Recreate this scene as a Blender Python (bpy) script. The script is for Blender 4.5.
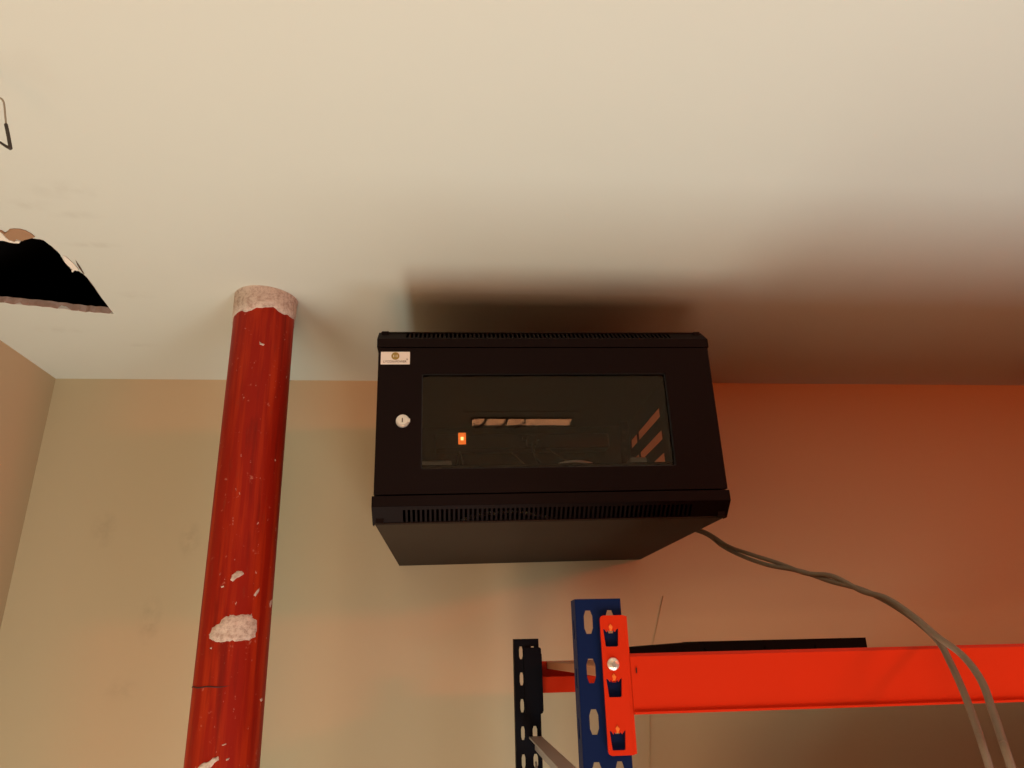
import bpy, bmesh, math, random
from mathutils import Vector, Matrix

for o in list(bpy.data.objects):
    bpy.data.objects.remove(o, do_unlink=True)
scene = bpy.context.scene
C = scene.collection
random.seed(7)

# ------------------------------------------------------------------ camera
E = 1.65                      # eye height above the floor
FPX = 706.8                   # focal length in pixels of a 1024 px wide frame
PITCH, YAW, ROLL, DIST = .3627, .0888, -.0249, 1.7656
fw = Vector((math.sin(YAW) * math.cos(PITCH), math.cos(YAW) * math.cos(PITCH), math.sin(PITCH)))
r0 = Vector((math.cos(YAW), -math.sin(YAW), 0))
u0 = r0.cross(fw)
RI = r0 * math.cos(ROLL) + u0 * math.sin(ROLL)
UP = -r0 * math.sin(ROLL) + u0 * math.cos(ROLL)
EYE = Vector((0, -DIST, E))
cam_data = bpy.data.cameras.new('camera')
cam_data.sensor_width = 36
cam_data.lens = FPX / 1024 * 36
cam_data.clip_start = .01
cam = bpy.data.objects.new('camera', cam_data)
C.objects.link(cam)
cam.matrix_world = Matrix((
    (RI.x, UP.x, -fw.x, EYE.x), (RI.y, UP.y, -fw.y, EYE.y), (RI.z, UP.z, -fw.z, EYE.z), (0, 0, 0, 1)))
scene.camera = cam

# ------------------------------------------------------------------ world, lights, exposure
world = bpy.data.worlds.new('world')
scene.world = world
world.use_nodes = True
world.node_tree.nodes['Background'].inputs['Color'].default_value = (1.0, .40, .22, 1)
world.node_tree.nodes['Background'].inputs['Strength'].default_value = .004


def area_light(name, loc, aim, size, size_y, power, color):
    d = bpy.data.lights.new(name, 'AREA')
    d.shape = 'RECTANGLE'
    d.size, d.size_y = size, size_y
    d.energy = power
    d.color = color
    o = bpy.data.objects.new(name, d)
    C.objects.link(o)
    o.location = loc
    o.rotation_euler = (Vector(aim) - Vector(loc)).to_track_quat('-Z', 'Y').to_euler()
    return o


# area lights standing in for daylight off the floor (by the left wall and in the open aisle), an added warm fill further out, an added orange-red fill high up
area_light('floor_daylight_wall', (-.72, -1.25, .03), (-.72, -1.25, 2), .42, 1.35, 17.5, (.97, 1.0, .87))
area_light('floor_daylight_rack', (.85, -1.80, .03), (.85, -1.80, 2), .8, 1.0, 30.5, (.84, .98, 1.0))
area_light('floor_warm_fill', (-.10, -2.45, .03), (-.10, -2.45, 2), .6, 1.2, 32.5, (1.0, .54, .33))
area_light('aisle_red_fill', (2.3, -2.5, 2.24), (.9, 0, 1.6), .5, .12, 19.5, (1.0, .10, .012))

vs = scene.view_settings
vs.view_transform = 'Standard'
vs.look = 'None'
vs.exposure = 0
vs.gamma = 1
vs.use_curve_mapping = False


# ------------------------------------------------------------------ helpers
def ray(u, v):
    return fw + RI * ((u - 512) / FPX) + UP * ((384 - v) / FPX)


def on_y(u, v, y):
    d = ray(u, v)
    return EYE + d * ((y - EYE.y) / d.y)


def on_z(u, v, z):
    d = ray(u, v)
    return EYE + d * ((z - EYE.z) / d.z)


def on_x(u, v, x):
    d = ray(u, v)
    return EYE + d * ((x - EYE.x) / d.x)


def mesh_obj(name, me, m, parent=None):
    o = bpy.data.objects.new(name, me)
    C.objects.link(o)
    if m:
        me.materials.clear()
        me.materials.append(m)
    if parent:
        o.parent = parent
        o.matrix_parent_inverse = parent.matrix_world.inverted()
    return o


def from_bm(name, bm, m, parent=None, smooth=False):
    bmesh.ops.recalc_face_normals(bm, faces=bm.faces)
    me = bpy.data.meshes.new(name)
    bm.to_mesh(me)
    bm.free()
    if smooth:
        me.polygons.foreach_set('use_smooth', [True] * len(me.polygons))
    return mesh_obj(name, me, m, parent)


def empty(name, loc):
    o = bpy.data.objects.new(name, None)
    C.objects.link(o)
    o.location = loc
    o.empty_display_size = .05
    o.matrix_world = Matrix.Translation(loc)
    return o


def tag(o, label=None, cat=None, group=None, kind=None):
    if label: o['label'] = label
    if cat: o['category'] = cat
    if group: o['group'] = group
    if kind: o['kind'] = kind
    return o


def add_box(bm, x0, x1, y0, y1, z0, z1, bevel=0):
    r = bmesh.ops.create_cube(bm, size=1)
    for v in r['verts']:
        v.co = Vector((x0 + (v.co.x + .5) * (x1 - x0), y0 + (v.co.y + .5) * (y1 - y0), z0 + (v.co.z + .5) * (z1 - z0)))
    if bevel:
        ed = list({e for v in r['verts'] for e in v.link_edges})
        bmesh.ops.bevel(bm, geom=ed, offset=bevel, segments=2, affect='EDGES', profile=.5)


def box(name, b, m, parent=None, bevel=0):
    bm = bmesh.new()
    add_box(bm, *b, bevel)
    return from_bm(name, bm, m, parent)


def add_tube(bm, pts, radii, n=10, cap=True):
    pts = [Vector(p) for p in pts]
    if not hasattr(radii, '__len__'):
        radii = [radii] * len(pts)
    rings, nrm = [], None
    for i, p in enumerate(pts):
        t = (pts[min(i + 1, len(pts) - 1)] - pts[max(i - 1, 0)]).normalized()
        if nrm is None:
            nrm = t.orthogonal().normalized()
        nrm = (nrm - t * nrm.dot(t)).normalized()
        b = t.cross(nrm)
        rings.append([bm.verts.new(p + (nrm * math.cos(2 * math.pi * k / n) + b * math.sin(2 * math.pi * k / n)) * radii[i]) for k in range(n)])
    for a, b in zip(rings, rings[1:]):
        for k in range(n):
            bm.faces.new((a[k], a[(k + 1) % n], b[(k + 1) % n], b[k]))
    if cap:
        bm.faces.new(rings[0][::-1])
        bm.faces.new(rings[-1])


def spline(pts, sub=8):
    pts = [Vector(p) for p in pts]
    q = [pts[0] * 2 - pts[1]] + pts + [pts[-1] * 2 - pts[-2]]
    out = []
    for i in range(1, len(q) - 2):
        for k in range(sub):
            t = k / sub
            a, b, c, d = q[i - 1], q[i], q[i + 1], q[i + 2]
            out.append(.5 * (2 * b + (c - a) * t + (2 * a - 5 * b + 4 * c - d) * t * t + (3 * b - a - 3 * c + d) * t ** 3))
    out.append(pts[-1])
    return out


def tube(name, pts, r, m, parent=None, n=10):
    bm = bmesh.new()
    add_tube(bm, pts, r, n)
    return from_bm(name, bm, m, parent, True)


def prism_x(name, prof, x0, x1, m, parent=None, cap=True):
    """profile of (y, z) points extruded along x"""
    bm = bmesh.new()
    a = [bm.verts.new((x0, y, z)) for y, z in prof]
    b = [bm.verts.new((x1, y, z)) for y, z in prof]
    n = len(prof)
    for i in range(n):
        bm.faces.new((a[i], a[(i + 1) % n], b[(i + 1) % n], b[i]))
    if cap:
        bm.faces.new(a)
        bm.faces.new(b[::-1])
    return from_bm(name, bm, m, parent)


def plate(name, outer, holes, th, mat4, m, parent=None):
    """flat sheet with real holes: (u, v) outlines, thickness along w, placed by mat4"""
    cu = bpy.data.curves.new('outline', 'CURVE')
    cu.dimensions = '2D'
    cu.fill_mode = 'BOTH'
    cu.extrude = th / 2
    for pts in [outer] + list(holes):
        s = cu.splines.new('POLY')
        s.points.add(len(pts) - 1)
        for p, (x, y) in zip(s.points, pts):
            p.co = (x, y, 0, 1)
        s.use_cyclic_u = True
    t = bpy.data.objects.new('outline', cu)
    C.objects.link(t)
    dg = bpy.context.evaluated_depsgraph_get()
    me = bpy.data.meshes.new_from_object(t.evaluated_get(dg))
    bpy.data.objects.remove(t)
    bpy.data.curves.remove(cu)
    me.name = name
    me.transform(mat4)
    me.update()
    return mesh_obj(name, me, m, parent)


def frame4(origin, u, v):
    u, v = Vector(u).normalized(), Vector(v).normalized()
    w = u.cross(v)
    o = Vector(origin)
    return Matrix(((u.x, v.x, w.x, o.x), (u.y, v.y, w.y, o.y), (u.z, v.z, w.z, o.z), (0, 0, 0, 1)))


def rect(x0, x1, y0, y1):
    return [(x0, y0), (x1, y0), (x1, y1), (x0, y1)]


def rrect(x0, x1, y0, y1, r, n=4):
    out = []
    for cx, cy, a0 in ((x1 - r, y0 + r, -90), (x1 - r, y1 - r, 0), (x0 + r, y1 - r, 90), (x0 + r, y0 + r, 180)):
        for k in range(n + 1):
            a = math.radians(a0 + 90 * k / n)
            out.append((cx + r * math.cos(a), cy + r * math.sin(a)))
    return out


FRONT = lambda y: frame4((0, y, 0), (1, 0, 0), (0, 0, 1))       # u = x, v = z, sheet faces the camera


# ------------------------------------------------------------------ materials
class Mat:
    def __init__(s, name, color, rough=.5, metal=0, spec=.5):
        s.m = bpy.data.materials.new(name)
        s.m.use_nodes = True
        s.t = s.m.node_tree
        s.b = s.t.nodes['Principled BSDF']
        s.b.inputs['Base Color'].default_value = (*color, 1)
        s.b.inputs['Roughness'].default_value = rough
        s.b.inputs['Metallic'].default_value = metal
        s.b.inputs['Specular IOR Level'].default_value = spec
        s.col = None
        s.base = (*color, 1)

    def node(s, typ, **kw):
        n = s.t.nodes.new(typ)
        for k, v in kw.items():
            setattr(n, k, v)
        return n

    def coord(s, scale=(1, 1, 1), loc=(0, 0, 0)):
        tc = s.node('ShaderNodeTexCoord')
        mp = s.node('ShaderNodeMapping')
        mp.inputs['Scale'].default_value = scale
        mp.inputs['Location'].default_value = loc
        s.t.links.new(tc.outputs['Object'], mp.inputs['Vector'])
        return mp.outputs['Vector']

    def noise(s, scale, detail=3, rough=.5, vec=None):
        n = s.node('ShaderNodeTexNoise')
        n.inputs['Scale'].default_value = scale
        n.inputs['Detail'].default_value = detail
        n.inputs['Roughness'].default_value = rough
        s.t.links.new(vec if vec else s.coord(), n.inputs['Vector'])
        return n.outputs['Fac']

    def ramp(s, fac, a, b, lo=0., hi=1.):
        r = s.node('ShaderNodeMapRange')
        r.inputs['From Min'].default_value = a
        r.inputs['From Max'].default_value = b
        r.inputs['To Min'].default_value = lo
        r.inputs['To Max'].default_value = hi
        s.t.links.new(fac, r.inputs['Value'])
        return r.outputs['Result']

    def mul(s, a, b):
        n = s.node('ShaderNodeMath', operation='MULTIPLY')
        s.t.links.new(a, n.inputs[0])
        s.t.links.new(b, n.inputs[1])
        return n.outputs[0]

    def tint(s, fac, color, blend='MIX'):
        mx = s.node('ShaderNodeMix', data_type='RGBA', blend_type=blend)
        s.t.links.new(fac, mx.inputs['Factor'])
        if s.col:
            s.t.links.new(s.col, mx.inputs['A'])
        else:
            mx.inputs['A'].default_value = s.base
        mx.inputs['B'].default_value = (*color, 1)
        s.col = mx.outputs['Result']
        s.t.links.new(s.col, s.b.inputs['Base Color'])
        return s

    def bump(s, fac, strength=.2, dist=.002):
        n = s.node('ShaderNodeBump')
        n.inputs['Strength'].default_value = strength
        n.inputs['Distance'].default_value = dist
        s.t.links.new(fac, n.inputs['Height'])
        s.t.links.new(n.outputs['Normal'], s.b.inputs['Normal'])
        return s

    def smudge(s, centre, radii, color, amount):
        """one soft stain with a place of its own on the surface"""
        tc = s.node('ShaderNodeTexCoord')
        sub = s.node('ShaderNodeVectorMath', operation='SUBTRACT')
        sub.inputs[1].default_value = centre
        s.t.links.new(tc.outputs['Object'], sub.inputs[0])
        dv = s.node('ShaderNodeVectorMath', operation='DIVIDE')
        dv.inputs[1].default_value = radii
        s.t.links.new(sub.outputs[0], dv.inputs[0])
        ln = s.node('ShaderNodeVectorMath', operation='LENGTH')
        s.t.links.new(dv.outputs[0], ln.inputs[0])
        f = s.ramp(ln.outputs['Value'], 1, .2, 0, amount)
        f = s.mul(f, s.ramp(s.noise(40, 3), .35, .65))
        return s.tint(f, color)


# walls
m_wall = Mat('beige_wall_paint', (.55, .462, .295), .75, 0, .2)
m_wall.tint(m_wall.ramp(m_wall.noise(1.6, 4), .35, .75, 0, .25), (.50, .42, .265))
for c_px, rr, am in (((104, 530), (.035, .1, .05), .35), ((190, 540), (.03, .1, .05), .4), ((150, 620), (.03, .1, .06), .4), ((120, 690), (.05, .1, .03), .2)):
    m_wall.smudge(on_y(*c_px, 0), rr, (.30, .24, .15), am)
m_wall.bump(m_wall.noise(90, 4), .06, .001)
m_wall_l = Mat('pinkish_wall_paint', (.565, .44, .28), .75, 0, .2)
m_wall_l.bump(m_wall_l.noise(90, 4), .06, .001)
m_ceil = Mat('cream_ceiling_paint', (.605, .62, .545), .7, 0, .2)
m_ceil.tint(m_ceil.ramp(m_ceil.noise(1.3, 4), .4, .75, 0, .2), (.565, .565, .48))
H = E + .6791
for c_px, rr, am in (((60, 190), (.07, .03, .1), .15), ((92, 245), (.06, .012, .1), .25), ((60, 330), (.08, .02, .1), .15), ((135, 295), (.05, .02, .1), .15), ((30, 205), (.05, .02, .1), .15), ((140, 345), (.05, .015, .1), .15), ((75, 215), (.05, .015, .1), .15)):
    m_ceil.smudge(on_z(*c_px, H), rr, (.33, .30, .24), am)
m_ceil.bump(m_ceil.noise(70, 4), .05, .001)
m_void = Mat('void_shade', (.025, .022, .02), .95, 0, .05).m  # the void's shade put into the colour so the opening stays black
m_floor = Mat('grey_screed', (.20, .17, .14), .7)
m_floor.tint(m_floor.ramp(m_floor.noise(4, 5), .35, .7, 0, .6), (.15, .13, .11))
m_wall, m_wall_l, m_ceil, m_floor = m_wall.m, m_wall_l.m, m_ceil.m, m_floor.m

m_gyps = Mat('torn_gypsum', (.36, .25, .19), .9, 0, .1)
m_gyps.tint(m_gyps.ramp(m_gyps.noise(60, 4), .45, .6, 0, .7), (.46, .34, .28)).bump(m_gyps.noise(200, 3), .4, .002)
m_gyps = m_gyps.m
m_paper = Mat('brown_liner_paper', (.36, .21, .12), .85, 0, .1).m
m_sleeve_c = Mat('dark_crack', (.10, .06, .04), .9, 0, .1).m
m_flake = Mat('cream_paint_flake', (.80, .73, .62), .7, 0, .2).m

# red pipe
m = Mat('worn_red_pipe_paint', (.27, .011, .003), .5, 0, .15)
streak = m.noise(9, 4, .6, m.coord((7, 7, .35)))
m.tint(m.ramp(streak, .46, .64, 0, .95), (.40, .030, .005))
m.tint(m.ramp(m.noise(11, 4, .6, m.coord((6, 6, .5), (3, 1, 2))), .58, .75, 0, .75), (.14, .008, .004))
m.tint(m.ramp(m.noise(70, 5, .7), .64, .72, 0, .55), (.55, .22, .15))
m.tint(m.ramp(m.noise(160, 3, .6, m.coord((1, 1, .45))), .70, .76, 0, .8), (.72, .55, .45))
m.bump(m.noise(60, 4), .12, .002)
m.tint(m.ramp(m.noise(14, 5, .7, m.coord((5, 5, 1.2), (1, 4, 0))), .60, .72, 0, .6), (.22, .035, .015))
m_pipe = m.m
m = Mat('white_plaster', (.64, .54, .45), .9, 0, .1)
m.tint(m.ramp(m.noise(130, 5, .75), .44, .62, 0, .85), (.40, .29, .23))
m.bump(m.noise(120, 5, .7), .8, .003)
m_plaster = m.m

# cabinet
m = Mat('black_powder_coat', (.007, .003, .0025), .6, 0, .1)
m.bump(m.noise(500, 2), .05, .0005)
m_black = m.m
m = Mat('black_powder_coat_body', (.026, .016, .010), .6, 0, .12)
m.tint(m.ramp(m.noise(6, 4), .45, .7, 0, .3), (.036, .024, .015))
m_body = m.m
m_rail = Mat('zinc_rail', (.42, .39, .35), .45, .6).m
m_cover = Mat('pale_metal_cover', (.80, .70, .60), .6, .0).m
m_white = Mat('white_plastic', (.93, .89, .82), .45).m
m_dkplast = Mat('black_plastic', (.010, .009, .009), .4).m
m_lock = Mat('nickel_lock', (.80, .74, .66), .28, .75).m
m_bolt = Mat('zinc_bolt', (.82, .76, .66), .3, .7).m
m_badge = Mat('badge_cream', (.80, .78, .70), .6, 0, .2).m
m_gold = Mat('badge_gold', (.34, .24, .05), .45, .2).m
m_ink = Mat('badge_ink', (.05, .035, .02), .6).m
m = Mat('orange_neon_switch', (.8, .15, .03), .3)
m.b.inputs['Emission Color'].default_value = (1, .20, .03, 1)
m.b.inputs['Emission Strength'].default_value = 1.1
m_neon = m.m
m = Mat('neon_core', (1, .7, .3), .3)
m.b.inputs['Emission Color'].default_value = (1, .62, .22, 1)
m.b.inputs['Emission Strength'].default_value = 2.2
m_neon2 = m.m
gm = bpy.data.materials.new('smoked_glass')
gm.use_nodes = True
nt = gm.node_tree
nt.nodes.remove(nt.nodes['Principled BSDF'])
tr = nt.nodes.new('ShaderNodeBsdfTransparent')
tr.inputs[0].default_value = (.90, .87, .83, 1)
gl = nt.nodes.new('ShaderNodeBsdfGlossy')
gl.inputs['Roughness'].default_value = .015
gl.inputs['Color'].default_value = (.37, .28, .20, 1)
fr = nt.nodes.new('ShaderNodeFresnel')
fr.inputs['IOR'].default_value = 1.5
mx = nt.nodes.new('ShaderNodeMixShader')
nt.links.new(fr.outputs[0], mx.inputs[0])
nt.links.new(tr.outputs[0], mx.inputs[1])
nt.links.new(gl.outputs[0], mx.inputs[2])
nt.links.new(mx.outputs[0], nt.nodes['Material Output'].inputs['Surface'])
m_glass = gm

# rack
m = Mat('orange_powder_coat', (.56, .028, .005), .45, 0, .12)
m.tint(m.ramp(m.noise(5, 3), .4, .7, 0, .2), (.50, .024, .004))
m_orange = m.m
m = Mat('blue_powder_coat', (.004, .013, .060), .5, 0, .08)
m.tint(m.ramp(m.noise(20, 4), .5, .75, 0, .3), (.006, .018, .075))
m_blue = m.m
m_navy = Mat('near_black_navy', (.0035, .0035, .006), .6, 0, .08).m  # rear uprights and connector, far darker than the blue front ones
m_hook = Mat('lit_orange_tongue', (.62, .13, .02), .8, 0, .1).m  # yellow light on the bent tongues put into their colour
m_brace = Mat('grey_galvanised_steel', (.34, .33, .31), .55, .2).m
m_deck = Mat('brown_steel_deck', (.42, .16, .07), .35, 0, .4).m
m_blackbar = Mat('black_steel_bar', (.004, .003, .003), .7, 0, .08).m
m = Mat('grey_cable_jacket', (.20, .155, .11), .6, 0, .2)
m.tint(m.ramp(m.noise(60, 3), .4, .7, 0, .3), (.16, .12, .085))
m_cable = m.m
m_wire = Mat('dull_steel_wire', (.38, .33, .25), .5, .4).m
m_sleeve = Mat('black_wire_sleeve', (.035, .028, .02), .6).m

# ------------------------------------------------------------------ the room
XL, XR, YF = -1.0096, 3.6, -4.2
tag(box('floor', (XL - .1, XR, YF, .1, -.1, 0), m_floor), kind='structure')
tag(box('wall_back', (XL - .1, XR, 0, .1, 0, H + .6), m_wall), kind='structure')
tag(box('wall_left', (XL - .1, XL, YF, 0, 0, H + .6), m_wall_l), kind='structure')

# ceiling board with the broken opening
hole_px = [(0, 238.6), (4, 239), (7, 240), (10, 241.2), (13, 241.7), (17, 242.3), (20, 241.6), (23, 240), (26, 239), (28.5, 238.6), (31, 237.5), (34, 238.6), (37, 239), (40, 239.2),
           (43, 240), (46, 242), (48.7, 244.3), (51.5, 246), (54.4, 248.6), (57.5, 251.5), (60, 254.4), (62, 258), (63.7, 260.8), (66, 263.6), (68.7, 265.8), (70.5, 268.5), (72.3, 270.6),
           (74.4, 269.8), (76.5, 271), (78.7, 271), (81, 272.6), (83, 273.7), (87, 277.5), (91, 282.5), (94.5, 287.3), (98, 292.5), (101.6, 298), (106, 303.5), (110.5, 309.5), (113.8, 313.8),
           (108, 313.4), (101, 312.6), (95, 312.7), (90, 311.6), (86, 312), (79, 310.6), (72, 310.4), (65, 308.8), (57, 308.4), (50, 307), (43, 306.8), (36, 305.6), (28.6, 305.8), (20, 304.4), (12, 304), (5, 302.6), (0, 302.7)]
hole = [on_z(u, v, H) for u, v in hole_px]
hole = [(p.x, p.y) for p in hole] + [(-.955, -.43), (-.985, -.50), (-.97, -.60), (-.93, -.66), (-.86, -.67)]
TH = .0125
ceil = tag(plate('ceiling', rect(XL, XR, YF, 0), [hole], TH, Matrix.Translation((0, 0, H + TH / 2)), m_ceil), kind='structure')
# gypsum core showing on the broken edge (a strip lining the hole)
bm = bmesh.new()
lo = [bm.verts.new((x + random.uniform(-.0012, .0012), y + random.uniform(-.0012, .0012), H + random.uniform(-.0008, .0006))) for x, y in hole]
cxh, cyh = sum(p[0] for p in hole) / len(hole), sum(p[1] for p in hole) / len(hole)
hi = [bm.verts.new((x + (cxh - x) * .012 + random.uniform(-.001, .001), y + (cyh - y) * .012 + random.uniform(-.001, .001), H + TH + .001)) for x, y in hole]
hi2 = [bm.verts.new((x - (cxh - x) * .03, y - (cyh - y) * .03, H + TH + .0012)) for x, y in hole]
n = len(hole)
for i in range(n):
    j = (i + 1) % n
    bm.faces.new((lo[i], lo[j], hi[j], hi[i]))
    bm.faces.new((hi[i], hi[j], hi2[j], hi2[i]))
o = from_bm('broken_edge', bm, m_gyps, ceil)
o['label'] = 'torn pinkish gypsum edge of the ceiling hole'
# loose liner paper and paint flakes on the near edge of the hole
def flap(name, px, dz, m, lift):
    b = bmesh.new()
    ps = [on_z(u, v, H - .0015) for u, v in px]
    top = [b.verts.new((p.x, p.y, H - .0006)) for p in ps]
    bot = [b.verts.new((p.x, p.y, H - .0006 - dz - lift * k / len(ps))) for k, p in enumerate(ps)]
    b.faces.new(top)
    b.faces.new(bot[::-1])
    for i in range(len(ps)):
        j = (i + 1) % len(ps)
        b.faces.new((top[i], top[j], bot[j], bot[i]))
    return from_bm(name, b, m, ceil)
flap('torn_paper', [(7.5, 231.5), (9.5, 229.4), (14, 229), (20, 229.3), (26, 231), (31.5, 234), (35, 237), (31, 238.2), (28, 239), (25, 239.5), (22.5, 240.8), (20, 240), (16.5, 239), (14.5, 241.2), (12, 240.2), (9, 239.5), (5.5, 236), (3, 233), (0, 231.2), (-6, 230.6), (-6, 229.4), (2, 230.8), (5, 233)], .0008, m_paper, .002)
flap('paint_flake', [(-6, 232.5), (0, 232), (3, 234.5), (6, 238), (10, 240.4), (14, 241.6), (17, 240.6), (20.5, 241.4), (19, 242.8), (14, 242.6), (9, 241.6), (4, 240), (-6, 239.4)], .0009, m_flake, .002)
flap('paint_flake', [(63, 256), (66, 257), (70, 260.5), (74, 264), (78, 268.5), (79, 270.5), (75, 269.6), (72.5, 271.8), (71.4, 269.8), (73, 268.6), (68, 264.4), (65, 261)], .0009, m_flake, .003)
flap('torn_paper', [(75.5, 260.5), (77.5, 263.4), (80, 267), (82.5, 271), (84.3, 274.4), (82, 272.4), (79.4, 268.6), (77.2, 265)], .0005, m_sleeve_c, .0005)
# space above the board, its darkness put into the slab and lining colour
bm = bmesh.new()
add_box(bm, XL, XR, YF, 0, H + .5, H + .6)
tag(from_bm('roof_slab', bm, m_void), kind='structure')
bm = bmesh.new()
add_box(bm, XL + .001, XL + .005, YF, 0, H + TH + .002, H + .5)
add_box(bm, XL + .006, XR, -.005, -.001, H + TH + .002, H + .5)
tag(from_bm('void_lining_1', bm, m_void), kind='structure')

# hairline wire painted over on the back wall
pts = [on_y(663, 596, -.003), on_y(653, 644, -.003), on_y(650, 712, -.003), on_y(649.5, 770, -.003)]
pts += [Vector((pts[-1].x, -.003, 1.0))]
tag(tube('wall_wire', pts, .0009, m_wall, None, 6), 'thin painted-over wire running down the beige wall behind the orange beam', 'wire')

# ------------------------------------------------------------------ red riser pipe
PX, PY, PR = -.3717, -.4522, .0575
pipe = tag(empty('riser_pipe', (PX, PY, 0)), 'worn red vertical riser pipe with white plaster smears', 'pipe')


def lathe(name, prof, m, parent, n=48, cx=PX, cy=PY, wob=None):
    b = bmesh.new()
    rings = []
    for r, z in prof:
        ring = []
        for k in range(n):
            a = 2 * math.pi * k / n
            rr, zz = (wob(a, r, z) if wob else (r, z))
            ring.append(b.verts.new((cx + rr * math.cos(a), cy + rr * math.sin(a), zz)))
        rings.append(ring)
    for p, q in zip(rings, rings[1:]):
        for k in range(n):
            b.faces.new((p[k], p[(k + 1) % n], q[(k + 1) % n], q[k]))
    return from_bm(name, b, m, parent, True)


zj = E - .040
lathe('pipe_barrel', [(PR, -.02), (PR, H + .2)], m_pipe, pipe)
bm = bmesh.new()
add_tube(bm, [(PX + PR * math.cos(a), PY + PR * math.sin(a), zj + .0008 * math.sin(9 * a)) for a in [math.radians(-168 + 7.2 * k) for k in range(14)]], [.0011] * 11 + [.0008, .0005, .0002], 6)
from_bm('score_line', bm, Mat('dark_joint', (.04, .008, .006), .7).m, pipe)


def collar_w(a, r, z):
    if z > H - .003:
        return r + .0012 * math.sin(3 * a + 1), z
    k = .35 * math.sin(a + 2.2) + .22 * math.sin(5 * a + 1.3) + .12 * math.sin(11 * a + .4) + .05 * math.sin(23 * a)
    t = (H - z) / .04
    return r + .0008 * math.sin(9 * a + z * 200), z + t * .012 * k


col = lathe('plaster_collar', [(PR - .002, H - .051), (PR + .0014, H - .0505), (PR + .0022, H - .034), (PR + .003, H - .015), (PR + .003, H - .006), (PR + .0035, H - .001), (PR + .004, H + .004)], m_plaster, pipe, 72, wob=collar_w)
col['label'] = 'white plaster collar where the pipe meets the ceiling'


def on_pipe(u, v, r):
    d = ray(u, v)
    ox, oy = EYE.x - PX, EYE.y - PY
    a, b_, c = d.x ** 2 + d.y ** 2, 2 * (ox * d.x + oy * d.y), ox * ox + oy * oy - r * r
    disc = max(b_ * b_ - 4 * a * c, 0)
    p = EYE + d * ((-b_ - math.sqrt(disc)) / (2 * a))
    return math.atan2(p.y - PY, p.x - PX), p.z


def smear(px, th=.0016, jag=.0, rings=5):
    """a lump of plaster lying on the round of the pipe"""
    outl = [on_pipe(u, v, PR) for u, v in px]
    fine = []
    for (a0, z0), (a1, z1) in zip(outl, outl[1:] + outl[:1]):
        for k in range(3):
            t = k / 3
            fine.append((a0 + (a1 - a0) * t + random.uniform(-1, 1) * jag / PR, z0 + (z1 - z0) * t + random.uniform(-1, 1) * jag))
    ca, cz = sum(p[0] for p in fine) / len(fine), sum(p[1] for p in fine) / len(fine)
    b = bmesh.new()
    prev = None
    for k in range(rings):
        t = k / rings
        h = -.0004 if k == 0 else th * .8
        ring = []
        for a, z in fine:
            aa, zz = ca + (a - ca) * (1 - t), cz + (z - cz) * (1 - t)
            rr = PR + h + (random.uniform(-.08, .08) * th if k else 0)
            ring.append(b.verts.new((PX + rr * math.cos(aa), PY + rr * math.sin(aa), zz)))
        if prev:
            for i in range(len(ring)):
                j = (i + 1) % len(ring)
                b.faces.new((prev[i], prev[j], ring[j], ring[i]))
        prev = ring
    c = b.verts.new((PX + (PR + th) * math.cos(ca), PY + (PR + th) * math.sin(ca), cz))
    for i in range(len(prev)):
        b.faces.new((prev[i], prev[(i + 1) % len(prev)], c))
    return from_bm('plaster_smear', b, m_plaster, pipe, True)


smear([(207, 640), (206.5, 634), (210, 627), (217, 624), (222, 617), (229, 615), (238, 614.5), (246, 615), (251, 614), (252, 617), (256, 620), (256.5, 629), (254, 637), (248, 641.5), (238, 642), (231, 641), (222, 642.5), (213, 642)], .0018, .0014)
smear([(229, 580), (231, 575), (236, 571), (241, 570.5), (243.5, 574), (240, 576.5), (236, 578), (232, 581.5)], .0015, .0004)
smear([(219.5, 586), (223, 585.5), (223, 587), (220, 587.6)], .001, .0002, 3)
smear([(252, 596), (255, 591), (259, 587.5), (258, 592), (254, 597)], .001, .0004, 3)
smear([(193, 768), (198, 763), (205, 762), (209, 758), (215, 756), (215.5, 760), (211, 763), (207, 768), (199, 770)], .0015, .0006)
smear([(222, 759), (226, 758), (224.5, 760.5), (222, 761)], .001, .0002, 3)
smear([(257, 700), (259, 698), (260, 701), (258, 702.5)], .001, .0002, 3)
smear([(207.5, 648), (210, 646.5), (209.5, 649)], .001, .0002, 3)
smear([(262, 341), (264, 343), (268, 344.5), (266.5, 346), (262.5, 344.5)], .0008, .0002, 3)
smear([(268, 605), (269, 601), (271.5, 599), (270.5, 603.5), (268.5, 609)], .0008, .0002, 3)
smear([(218, 745), (223, 743.4), (223, 744.6), (219, 746)], .0008, .0002, 3)

# the pipe stands a little out of plumb
pipe.rotation_euler.y = -.0158
pipe.location.x += .0295

# ------------------------------------------------------------------ wall cabinet
CX0, CX1 = -.1304, .4696
CZ0, CZ1 = E + .2045, E + .5515
DF = -.612                      # front of the caps and the door
cab = tag(empty('network_cabinet', ((CX0 + CX1) / 2, -.3, CZ0)), 'black wall-mounted network cabinet with smoked glass door', 'cabinet')
bx0, bx1 = CX0 + .004, CX1 - .004
YB = -.002                      # back
YS = -.588                      # where the body ends and the front frame begins
t = .0015
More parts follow.
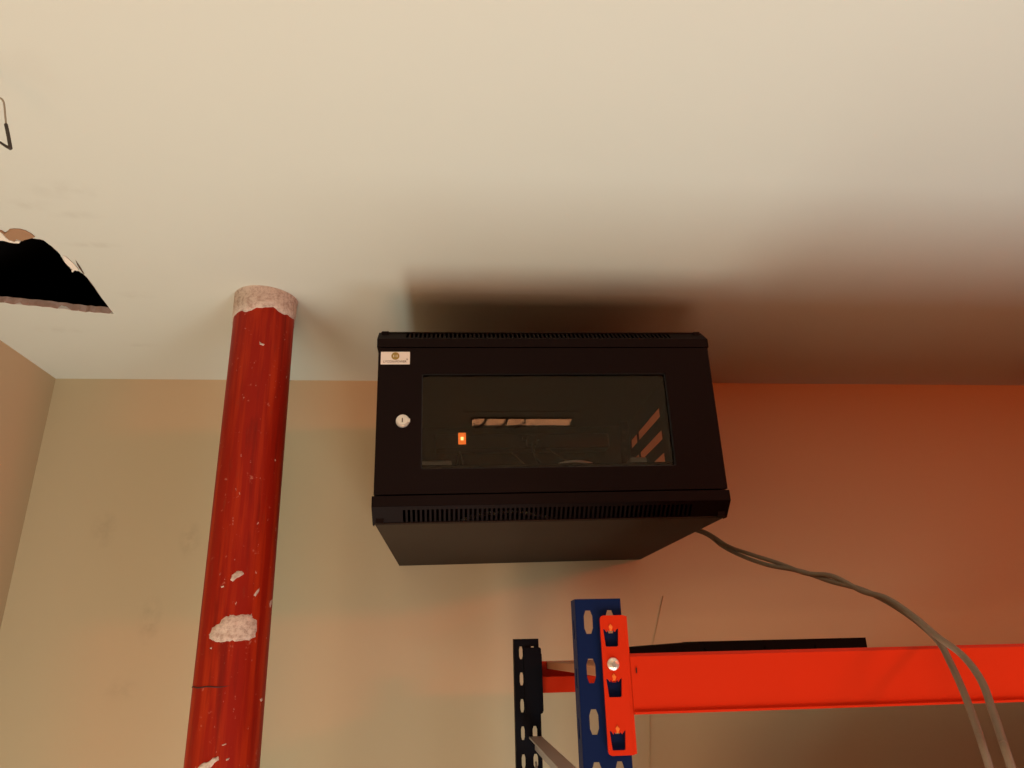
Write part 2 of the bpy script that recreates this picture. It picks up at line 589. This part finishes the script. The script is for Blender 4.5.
# bottom, top (with its cable slot), back, left side, right side with vent slots
box('bottom_panel', (bx0, bx1, YS, YB, CZ0, CZ0 + t), m_body, cab)
plate('top_panel', rect(bx0, bx1, YS, YB), [rect(.03, .31, -.135, -.06)], t, Matrix.Translation((0, 0, CZ1 - t / 2)), m_body, cab)
box('back_panel', (bx0, bx1, YB - t, YB, CZ0 + t, CZ1 - t), m_body, cab)
box('side_panel', (bx0, bx0 + t, YS, YB - t, CZ0 + t, CZ1 - t), m_body, cab)
SIDE = frame4((bx1 - t / 2, 0, 0), (0, 1, 0), (0, 0, 1))
slots = []
for k in range(3):
    z = E + .492 - k * .052
    for y0 in (-.52, -.295, -.09):
        slots.append(rect(y0, y0 + (.19 if y0 > -.5 and y0 < -.2 else .06), z - .011, z + .011))
plate('side_panel', rect(YS, YB - t, CZ0 + t, CZ1 - t), slots, t, SIDE, m_body, cab)
# front frame: a capped channel above and below, its bevel pierced by a row of slots
def cap(name, z_in, z_f, z_out, ys):
    """channel: inner lip z_in, front face z_in..z_f, bevel to z_out at depth ys"""
    sgn = 1 if z_out > z_f else -1
    prof = [(DF, z_in), (DF, z_f), (DF + .0015, z_f), (DF + .0015, z_in + sgn * .0015), (DF + .02, z_in + sgn * .0015), (DF + .02, z_in)]
    c = prism_x(name, prof, CX0, CX1, m_black, cab)
    d = Vector((0, ys - DF, z_out - z_f))
    ln = d.length
    hl = []
    x, pitch = CX0 + .05, .00775
    while x < CX1 - .062:
        hl.append(rect(x, x + .0042, ln * .2, ln * .86))
        x += pitch
    plate('vent_strip', rect(CX0, CX1, 0, ln), hl, .0012, frame4((0, DF + .0005, z_f), (1, 0, 0), d), m_black, c)
    # end cheeks
    for xx in (CX0, CX1 - .0015):
        prism_x('end_cheek', [(DF, z_in), (DF, z_f), (ys, z_out), (ys + .015, z_out), (ys + .015, z_in)], xx, xx + .0015, m_black, c)
    return c


cap('top_cap', E + .511, E + .5265, E + .5515, -.584)
cap('bottom_cap', E + .246, E + .229, E + .2045, -.584)
# narrow jambs behind the door
for xx in (bx0 + .002, bx1 - .014):
    box('jamb', (xx, xx + .012, -.594, -.586, E + .2055, E + .55), m_black, cab)
# door with a real window opening
dz0, dz1 = E + .2485, E + .5085
wx0, wx1, wz0, wz1 = -.0515, .3825, E + .2895, E + .4605
door = plate('door', rect(CX0 + .003, CX1 - .003, dz0, dz1), [rrect(wx0, wx1, wz0, wz1, .003)], .016, FRONT(DF + .007), m_black, cab)
gl_o = box('glass_pane', (wx0 - .004, wx1 + .004, DF + .0055, DF + .0075, wz0 - .004, wz1 + .004), m_glass, door)
gl_o['label'] = 'smoked glass pane of the cabinet door'
# gasket around the pane
plate('gasket', rrect(wx0 - .0005, wx1 + .0005, wz0 - .0005, wz1 + .0005, .003), [rrect(wx0 + .0015, wx1 - .0015, wz0 + .0015, wz1 - .0015, .003)], .003, FRONT(DF + .003), m_dkplast, door)
# lock
lx, lz = -.0830, E + .3736
bm = bmesh.new()
for r0_, r1_, y0, y1 in ((.0118, .0108, DF, DF - .003), (.0095, .0088, DF - .003, DF - .0065)):
    bmesh.ops.create_cone(bm, cap_ends=True, segments=28, radius1=r0_, radius2=r1_, depth=abs(y1 - y0),
                          matrix=Matrix.Translation((lx, (y0 + y1) / 2 - .0008, lz)) @ Matrix.Rotation(math.pi / 2, 4, 'X'))
add_box(bm, lx + .0085, lx + .0125, DF - .006, DF - .001, lz - .003, lz + .003)
lock = from_bm('lock', bm, m_lock, door)
lock['label'] = 'round nickel key lock'
box('keyhole', (lx - .0010, lx + .0008, DF - .0079, DF - .0060, lz - .004, lz + .0035), m_ink, lock)
# badge
bx_c, bz_c = -.0978, E + .4892
badge = plate('badge', rrect(bx_c - .0252, bx_c + .0252, bz_c - .0118, bz_c + .0118, .001), [], .0008, FRONT(DF - .0014), m_badge, door)
badge['label'] = 'small cream badge with a gold disc'
def disc(cx, cz, r, n=24):
    return [(cx + r * math.cos(2 * math.pi * k / n), cz + r * math.sin(2 * math.pi * k / n)) for k in range(n)]
yb = DF - .0021
bm_holes = [rect(bx_c - .0036, bx_c - .0022, bz_c + .0014, bz_c + .0060), rect(bx_c + .0006, bx_c + .0014, bz_c + .0014, bz_c + .0060), rect(bx_c + .0026, bx_c + .0036, bz_c + .0014, bz_c + .0060)]
plate('emblem', disc(bx_c, bz_c + .0037, .0070), bm_holes, .0004, FRONT(yb), m_gold, door)


def text(name, s, size, x, y, z, m, parent):
    cu = bpy.data.curves.new('t', 'FONT')
    cu.body = s
    cu.size = size
    cu.align_x = 'CENTER'
    cu.extrude = .0001
    cu.resolution_u = 2
    ob = bpy.data.objects.new('t', cu)
    C.objects.link(ob)
    me = bpy.data.meshes.new_from_object(ob.evaluated_get(bpy.context.evaluated_depsgraph_get()))
    bpy.data.objects.remove(ob)
    me.transform(frame4((x, y, z), (1, 0, 0), (0, 0, 1)))
    return mesh_obj(name, me, m, parent)


text('lettering', 'LYCON-POWER', .0056, bx_c - .0005, yb, bz_c - .0086, m_ink, door)
text('trademark', '®', .0040, bx_c + .0205, yb, bz_c - .0040, m_ink, door)
# 19 inch rails inside
for xx in (bx0 + .018, bx1 - .043):
    rail_h = [rect(xx + .008, xx + .016, z - .0045, z + .0045) for z in [E + .245 + .0222 * k for k in range(13)]]
    plate('rack_rail', rect(xx, xx + .025, CZ0 + .012, CZ1 - .012), rail_h, .0015, FRONT(-.50), m_black, cab)
    plate('rack_rail', rect(xx, xx + .025, CZ0 + .012, CZ1 - .012), rail_h, .0015, FRONT(-.08), m_black, cab)
# blanking plate over the top cable entry
box('entry_cover', (.028, .312, -.137, -.058, CZ1 - .0034, CZ1 - .0018), m_body, cab)
# shelf inside
box('equipment_shelf', (bx0 + .02, bx1 - .02, -.52, -.12, E + .318, E + .320), m_black, cab)

# things inside the cabinet
ps = tag(empty('power_strip', (.17, -.06, E + .49)), 'dark power strip with a glowing orange switch inside the cabinet', 'power strip')
box('housing', (-.04, .40, -.058, -.012, E + .478, E + .516), m_dkplast, ps, .003)
sp = on_y(463.5, 438, -.0595)
box('switch', (sp.x - .0095, sp.x + .0095, -.0635, -.056, sp.z - .0145, sp.z + .0145), m_neon, ps, .001)
box('neon_lamp', (sp.x - .0035, sp.x + .0035, -.0645, -.062, sp.z - .0055, sp.z + .0035), m_neon2, ps, .001)
pp = on_y(533, 441, -.075)
pl = tag(empty('power_plug', pp), 'black mains plug in the power strip inside the cabinet', 'plug')
bm = bmesh.new()
add_box(bm, pp.x - .022, pp.x + .022, -.074, -.0585, pp.z + .004, pp.z + .013, .002)
add_box(bm, pp.x - .012, pp.x + .012, -.088, -.0585, pp.z - .014, pp.z + .010, .003)
from_bm('plug_body', bm, m_dkplast, pl)
tube('plug_cord', spline([(pp.x, -.085, pp.z - .01), (pp.x + .005, -.10, pp.z - .05), (pp.x + .03, -.12, E + .40), (pp.x + .05, -.15, E + .33)], 6), .003, m_dkplast, pl, 8)


def device(name, x0, x1, y0, y1, z1, label):
    d_ = tag(empty(name, ((x0 + x1) / 2, (y0 + y1) / 2, E + .320)), label, 'network box')
    box('casing', (x0, x1, y0, y1, E + .3205, z1), m_white, d_, .003)
    bm_ = bmesh.new()
    for k in range(4):
        xx = x0 + (x1 - x0) * (.2 + .17 * k)
        add_box(bm_, xx, xx + .006, y0 - .0006, y0 + .001, E + .330, E + .336)
    from_bm('port_row', bm_, m_dkplast, d_)


zl = on_y(440, 459.5, -.30).z
zr = on_y(640, 456.5, -.30).z - .004
device('network_box', -.075, .0, -.30, -.18, zl, 'white network box at the lock side inside the cabinet')
device('network_box', on_y(632, 460, -.30).x, on_y(648, 460, -.30).x, -.30, -.16, zr, 'white network box at the vented side inside the cabinet')
arc = [on_y(u, v, -.32) for u, v in ((540, 476), (549, 470), (556, 466), (566, 462.8), (577, 461.8), (588, 463), (597, 466), (606, 471), (614, 477))]
arc = [Vector((arc[0].x - .01, -.30, E + .3235))] + arc + [Vector((arc[-1].x + .01, -.30, E + .3235))]
tag(tube('patch_cable', spline(arc, 5), .0026, m_white, None, 8), 'white patch cable arching between the boxes inside the cabinet', 'cable')
floor_c = [Vector((CX0 + .12 + .02 * k, -.535 + .012 * math.sin(k * .45), CZ0 + .0052 + .022 * math.sin(math.pi * k / 10))) for k in range(11)]
tag(tube('patch_cable', spline(floor_c, 4), .0030, m_white, None, 8), 'white cable lying on the cabinet floor behind the lower vent', 'cable')
for k, (a, b) in enumerate((((512, 452), (545, 476)), ((548, 449), (590, 470)), ((452, 472), (462, 452)))):
    p, q = on_y(*a, -.12), on_y(*b, -.2)
    c = [p, (p + q) / 2 + Vector((0, 0, -.006)), q, Vector((q.x + .01, -.22, E + .3235))]
    tag(tube('thin_lead', spline(c, 6), .0016, m_cable, None, 6), ('thin grey lead slanting down below the plug inside the cabinet', 'thin grey lead slanting down over the white cable arch inside the cabinet', 'thin grey lead under the glowing orange switch inside the cabinet')[k], 'cable', 'thin leads inside the cabinet')

# the cabinet hangs slightly crooked, with everything in it
TILT = -.0118
pivot = Vector(cab.location)
turn = Matrix.Translation(pivot) @ Matrix.Rotation(TILT, 4, 'Y') @ Matrix.Translation(-pivot)
for o in list(C.objects):
    if o.parent is None and (o == cab or o.name.split('.')[0] in ('power_strip', 'power_plug', 'network_box', 'patch_cable', 'thin_lead')):
        o.matrix_world = turn @ o.matrix_world

# ------------------------------------------------------------------ glowing strip added unseen behind the camera, for the pale reflection in the door
def mirrored(u, v, z):
    d = ray(u, v)
    p = EYE + d * ((DF + .0055 - EYE.y) / d.y)
    return p + Vector((d.x, -d.y, d.z)) * ((z - p.z) / d.z)


la, lb_ = mirrored(472, 420.5, H), mirrored(570, 420.5, H)
lw = .75 * abs(mirrored(520, 416.8, H).y - mirrored(520, 424.2, H).y)
ly = (la.y + lb_.y) / 2
fix = tag(empty('reflection_strip', ((la.x + lb_.x) / 2, ly, H)), 'slim glowing strip added behind the camera for the door reflection', 'light')
md = Mat('reflection_strip_glow', (.8, .6, .45), .5)
md.b.inputs['Emission Color'].default_value = (1, .56, .33, 1)
md.b.inputs['Emission Strength'].default_value = 8.5
box('glow_face', (la.x, lb_.x, ly - lw / 2, ly + lw / 2, H - .0055, H - .004), md.m, fix)
box('backplate', (la.x - .004, lb_.x + .004, ly - lw / 2 - .004, ly + lw / 2 + .004, H - .004, H), m_body, fix)
for fr_ in (.03, .24, .42):
    xx = la.x + (lb_.x - la.x) * fr_
    bmg = bmesh.new()
    add_tube(bmg, [(xx, ly - lw / 2 - .004, H - .004), (xx + .004, ly - lw / 2 - .002, H - .016), (xx + .03, ly + lw / 2 + .002, H - .016), (xx + .034, ly + lw / 2 + .004, H - .004)], .004, 6)
    from_bm('strip_bar', bmg, m_dkplast, fix)

# ------------------------------------------------------------------ shelving rack
RX0, RX1 = .1285, .177           # end frame
RYF, RYB = -1.0, -.30           # front faces of the front and rear uprights
RTOP = E + .0505
rack = tag(empty('storage_rack', (.9, -.65, 0)), 'boltless storage rack with blue upright and orange beams', 'rack')


def upright(x0, yf, top, m, parent, off=0, hw0=.0046):
    """slotted channel: pierced face towards the aisle, two pierced flanges running back"""
    w = RX1 - RX0
    hs = []
    z = top - .023 - off
    while z > .08:
        for cxs, hw in ((x0 + .0132, hw0), (x0 + w - .0125, .0042)):
            hs.append([(cxs - hw * .55, z - .0115), (cxs + hw * .55, z - .0115), (cxs + hw, z - .006), (cxs + hw, z + .006), (cxs + hw * .55, z + .0115), (cxs - hw * .55, z + .0115), (cxs - hw, z + .006), (cxs - hw, z - .006)])
        z -= .047
    u = plate('upright', rect(x0, x0 + w, 0, top), hs, .0018, FRONT(yf + .0009), m, parent)
    for xx in (x0 + .0009, x0 + w - .0009):
        hs2 = []
        z = top - .03
        while z > .08:
            hs2.append(rrect(yf + .011, yf + .017, z - .010, z + .010, .003, 2))
            z -= .047
        plate('flange', rect(yf + .0019, yf + .026, 0, top), hs2, .0018, frame4((xx, 0, 0), (0, 1, 0), (0, 0, 1)), m, u)
    box('foot_plate', (x0 - .008, x0 + w + .008, yf - .008, yf + .05, .0, .004), m, u)
    return u


upright(RX0, RYF, RTOP, m_blue, rack)
rear = upright(RX0 - .007, RYB, E + .024, m_navy, rack, .0023, .0034)
rear['label'] = 'near-black rear upright'
FX = 1.98
upright(FX, RYF, RTOP, m_blue, rack)
upright(FX, RYB, E + .024, m_navy, rack)


def bar_between(name, p, q, w, h, m, parent):
    p, q = Vector(p), Vector(q)
    d = q - p
    side = Vector((1, 0, 0))
    up = side.cross(d).normalized()
    bm = bmesh.new()
    vv = [[bm.verts.new(s + side * a * w / 2 + up * b * h / 2) for a, b in ((-1, -1), (1, -1), (1, 1), (-1, 1))] for s in (p, q)]
    for i in range(4):
        bm.faces.new((vv[0][i], vv[0][(i + 1) % 4], vv[1][(i + 1) % 4], vv[1][i]))
    bm.faces.new(vv[0][::-1])
    bm.faces.new(vv[1])
    return from_bm(name, bm, m, parent)


for x in (.158, FX + .025):
    bar_between('brace', (x, RYB + .005, E - .150), (x, RYF + .04, E - .150), .024, .003, m_brace, rack)
    bar_between('brace', (x, RYB + .005, E - .160), (x, RYF + .04, E - .160), .003, .022, m_brace, rack)
    for k in range(3):
        z0 = E - .20 - k * .45
        a, b = (RYB + .01, RYF + .04) if k % 2 == 0 else (RYF + .04, RYB + .01)
        bar_between('brace', (x, a, z0), (x, b, z0 - .44), .003, .022, m_brace, rack)

# beams: stepped section, welded end connectors with three punched hooks
ZT, ZB = E - .004, E - .0605


def beam(yf, zt, zb, front):
    s = 1 if front else -1     # the ledge for the deck faces the inside
    y0 = yf
    prof = [(y0, zb + .0022), (y0, zt - .003), (y0 + s * .003, zt), (y0 + s * .022, zt), (y0 + s * .022, zt - .028), (y0 + s * .040, zt - .028), (y0 + s * .040, zb), (y0 - s * .0022, zb), (y0 - s * .0022, zb + .0022)]
    return prism_x('beam', prof, .1813 if front else .1752, FX - .0085, m_orange, rack)


fb = beam(RYF - .006, ZT, ZB, True)
rb = beam(RYB + .045, E - .018, E - .0745, False)
# front connector
cy = RYF - .0035
kx0, kx1, kz0, kz1 = .1530, .1812, E - .0965, E + .0335


def crown(cx, cz, s=1.22):
    P = [(-7.2, 7.4), (-5.2, 6.2), (-3.8, 4.2), (-3.0, 6.4), (-1.4, 4.6), (-1.4, 8.2), (0, 9.8), (1.4, 8.2), (1.4, 4.6), (3.0, 6.4), (3.8, 4.2), (5.2, 6.2), (7.2, 7.4), (5.8, -7.6), (5.0, -8.4), (-5.0, -8.4), (-5.8, -7.6)]
    return [(cx + x * .00092 * s, cz + y * .00092 * s) for x, y in P]


hook_z = [E + .0125, E - .0350, E - .0825]
con = plate('connector', rrect(kx0, kx1, kz0, kz1, .004), [crown(.1637, z) for z in hook_z], .0028, FRONT(cy), m_orange, fb)
box('connector_flange', (kx1 - .0028, kx1, cy - .0016, RYF + .042, kz0 + .001, kz1 - .001), m_orange, fb)
# dark mouths behind the punched hooks, tongues bent inwards
for z in hook_z:
    bm = bmesh.new()
    P = [(-.0013, RYF - .0034, .0058), (.0013, RYF - .0034, .0058), (.0020, RYF - .0056, .0098), (-.0004, RYF - .0060, .0128), (-.0022, RYF - .0055, .0104), (0, RYF - .0030, .0085)]
    vv = [bm.verts.new((.1637 + a, b, z + c)) for a, b, c in P]
    for f in ((0, 1, 2, 4), (2, 3, 4), (0, 1, 5), (1, 2, 5), (2, 3, 5), (3, 4, 5), (4, 0, 5)):
        bm.faces.new([vv[q] for q in f])
    from_bm('hook', bm, m_hook, fb)
bm = bmesh.new()
bmesh.ops.create_uvsphere(bm, u_segments=20, v_segments=12, radius=.0063, matrix=Matrix.Translation((.1637, cy - .0014, E - .0135)) @ Matrix.Scale(.5, 4, (0, 1, 0)))
bmesh.ops.create_cone(bm, cap_ends=True, segments=6, radius1=.0032, radius2=.0028, depth=.002, matrix=Matrix.Translation((.1637, cy - .0048, E - .0142)) @ Matrix.Rotation(math.pi / 2, 4, 'X'))
bo = from_bm('bolt', bm, m_bolt, fb)
bo['label'] = 'round zinc bolt head'
box('safety_pin', (.1862, .1872, RYF - .0072, RYF - .0055, E - .0225, E - .0175), m_dkplast, fb)
# rear connector, seen between the uprights
plate('connector', rrect(RX0 + .012, RX1 - .003, E - .110, E + .008, .004), [], .0028, FRONT(RYB - .0024), m_navy, rb)
box('connector_flange', (RX1 - .0045, RX1 - .002, RYB - .0035, RYB + .030, E - .106, E - .004), m_navy, rb)
# far ends
for y, bmn in ((RYF - .0035, fb), (RYB - .0024, rb)):
    plate('connector', rrect(FX - .010, FX + .022, E - .0965, E + .0335, .004), [], .0028, FRONT(y), m_orange, bmn)

# unseen level below, added to block light from the wall: same beams and panels
for src_y, front in ((RYF - .006, True), (RYB + .045, False)):
    dz_ = .56 if front else .546
    lb = beam(src_y, (ZT if front else E - .018) - dz_, (ZB if front else E - .0745) - dz_, front)
    for xx in (kx0, FX - .010):
        plate('connector', rrect(xx, xx + .032, E - .0965 - .56, E + .0335 - .56, .004), [], .0028, FRONT(cy if front else RYB - .0024), m_orange, lb)

# deck panels lying in the steps of the beams
px_ = .186
names = ('first', 'second', 'third', 'last')
for k in range(4):
    w = .44
    b = bmesh.new()
    z = ZT - .028
    add_box(b, px_ + .001, px_ + w - .001, RYF + .017, RYB + .020, z + .0005, z + .0135, .001)
    o = from_bm('shelf_panel', b, m_deck)
    if True:
        if k == 0:
            b = bmesh.new()
            add_box(b, .45, px_ + w - .001, RYF + .017, RYB + .020, z + .0005, z + .0135, .001)  # added lower panel, cut short so light reaches the wall
            o2 = from_bm('shelf_panel', b, m_deck)
        else:
            o2 = o.copy()
            C.objects.link(o2)
        o2.location.z -= .56
        tag(o2, ('short brown panel of the added lower level, cut to let light past', 'second brown panel of the added light-blocking lower level', 'third brown panel of the added light-blocking lower level', 'far-end brown panel of the added light-blocking lower level')[k], 'shelf panel', 'added unseen panels shading the wall')
    tag(o, ('brown shelf panel lying on the rack beside the blue upright', 'second brown shelf panel from the blue upright', 'third brown shelf panel from the blue upright', 'brown shelf panel at the far end of the rack')[k], 'shelf panel', 'panels of the rack shelf')
    px_ += w

# black steel bars lying on the shelf
zd = ZT - .028 + .0135
def lying_bar(name, p, q, w, h, holes, label):
    """folded steel channel from p to q (bottom centre of each end)"""
    p, q = Vector(p), Vector(q)
    d = (q - p).normalized()
    side = Vector((0, 0, 1)).cross(d).normalized()
    up = d.cross(side)
    L = (q - p).length
    root = tag(empty(name, p), label, 'steel bar')
    F = frame4(p + side * (w / 2), d, up)
    hl = [rrect(s - .0012, s + .0012, h * .30, h * .72, .001, 2) for s in holes if s < L]
    plate('web', rect(0, L, 0, h), hl, .002, F, m_blackbar, root)
    F2 = frame4(p - side * (w / 2), d, up)
    plate('web', rect(0, L, 0, h), hl, .002, F2, m_blackbar, root)
    plate('top_face', rect(0, L, -w / 2 - .001, w / 2 + .001), [], .002, frame4(p + up * (h + .001), d, side), m_blackbar, root)
    return root


pA, pB = on_y(690, 641, -.62), on_y(866, 642, -.62)
lying_bar('steel_bar', (pA.x, -.60, zd + .0005), (pB.x, -.60, zd + .0005), .04, pA.z - zd - .0035, [.022, .118, .2], 'black slotted steel bar lying on the shelf along the orange beam')
qA, qB = on_y(634, 652, -.74), on_y(688, 641.6, -.66)
hh = .018
lying_bar('steel_bar', (qA.x - .03, -.78, zd + .0006), (qB.x, -.67, qB.z - hh - .003), .03, hh, [], 'black steel bar propped up at an angle beside the blue upright')

# ------------------------------------------------------------------ grey cables from the cabinet over the beam
def cable(px, label, tail):
    off = .010 if 'bowed' in label else 0
    pts = [Vector((bx1 + .010, -.15 - off, E + .30)), Vector((bx1 + .014, -.17 - off, E + .275))]
    for u, v, y in px:
        pts.append(on_y(u, v, y))
    pts += [Vector(t_) for t_ in tail]
    return tag(tube('data_cable', spline(pts, 8), .0034, m_cable, None, 10), label, 'cable')


c1 = [(703, 533, -.30), (722, 546, -.42), (742, 556, -.52), (768, 565, -.62), (800, 571, -.72), (830, 581, -.80), (860, 589, -.87), (888, 602, -.93), (915, 620, -.98), (938, 641, -1.02), (950, 662, -1.045), (964, 693, -1.07), (978, 731, -1.09), (992, 775, -1.10)]
e1 = on_y(992, 775, -1.10)
cable(c1, 'grey data cable hanging over the orange beam, the inner of the pair', [(e1.x + .015, -1.11, E - .30), (e1.x + .03, -1.14, E - .8), (e1.x + .02, -1.25, .05)])
c2 = [(703, 531, -.31), (728, 546, -.43), (750, 554, -.53), (778, 563, -.62), (805, 573, -.73), (832, 576, -.79), (862, 591, -.86), (886, 598, -.92), (912, 615, -.99), (938, 637, -1.035), (962, 655, -1.055), (981, 680, -1.08), (993, 712, -1.10), (1003, 742, -1.12), (1015, 778, -1.13)]
c2 = [(u, v, y - .016) for u, v, y in c2]      # passes in front of the other wherever they cross
e2 = on_y(1015, 778, -1.146)
cable(c2, 'grey data cable hanging over the orange beam, bowed outwards beside the other', [(e2.x + .015, -1.156, E - .30), (e2.x + .03, -1.17, E - .8), (e2.x + .03, -1.29, .05)])

# ------------------------------------------------------------------ wire hook under the ceiling
hk = tag(empty('hanging_hook', on_z(2, 100, H)), 'bent wire hook with a black sleeve hanging from the ceiling', 'hook')
yh = -1.06
wp = [on_y(u, v, yh) for u, v in ((-8, 100), (-3, 97.5), (1, 98.5), (3.6, 102), (4.6, 108), (5.3, 116), (6.2, 125))]
wp = [Vector((wp[0].x - .012, yh, H))] + wp
tube('wire', spline(wp, 6), .0011, m_wire, hk, 8)
sl = [on_y(u, v, yh) for u, v in ((6, 124.5), (8, 134), (10.6, 148.5))]
tube('sleeve', spline(sl, 6), [.0021] * 13, m_sleeve, hk, 8)
sl2 = [on_y(u, v, yh) for u, v in ((10.6, 148.6), (5, 145.6), (-1, 141.6), (-10, 136))]
tube('hook_tip', spline(sl2, 6), [.0020 - .0011 * k / 18 for k in range(19)], m_sleeve, hk, 8)
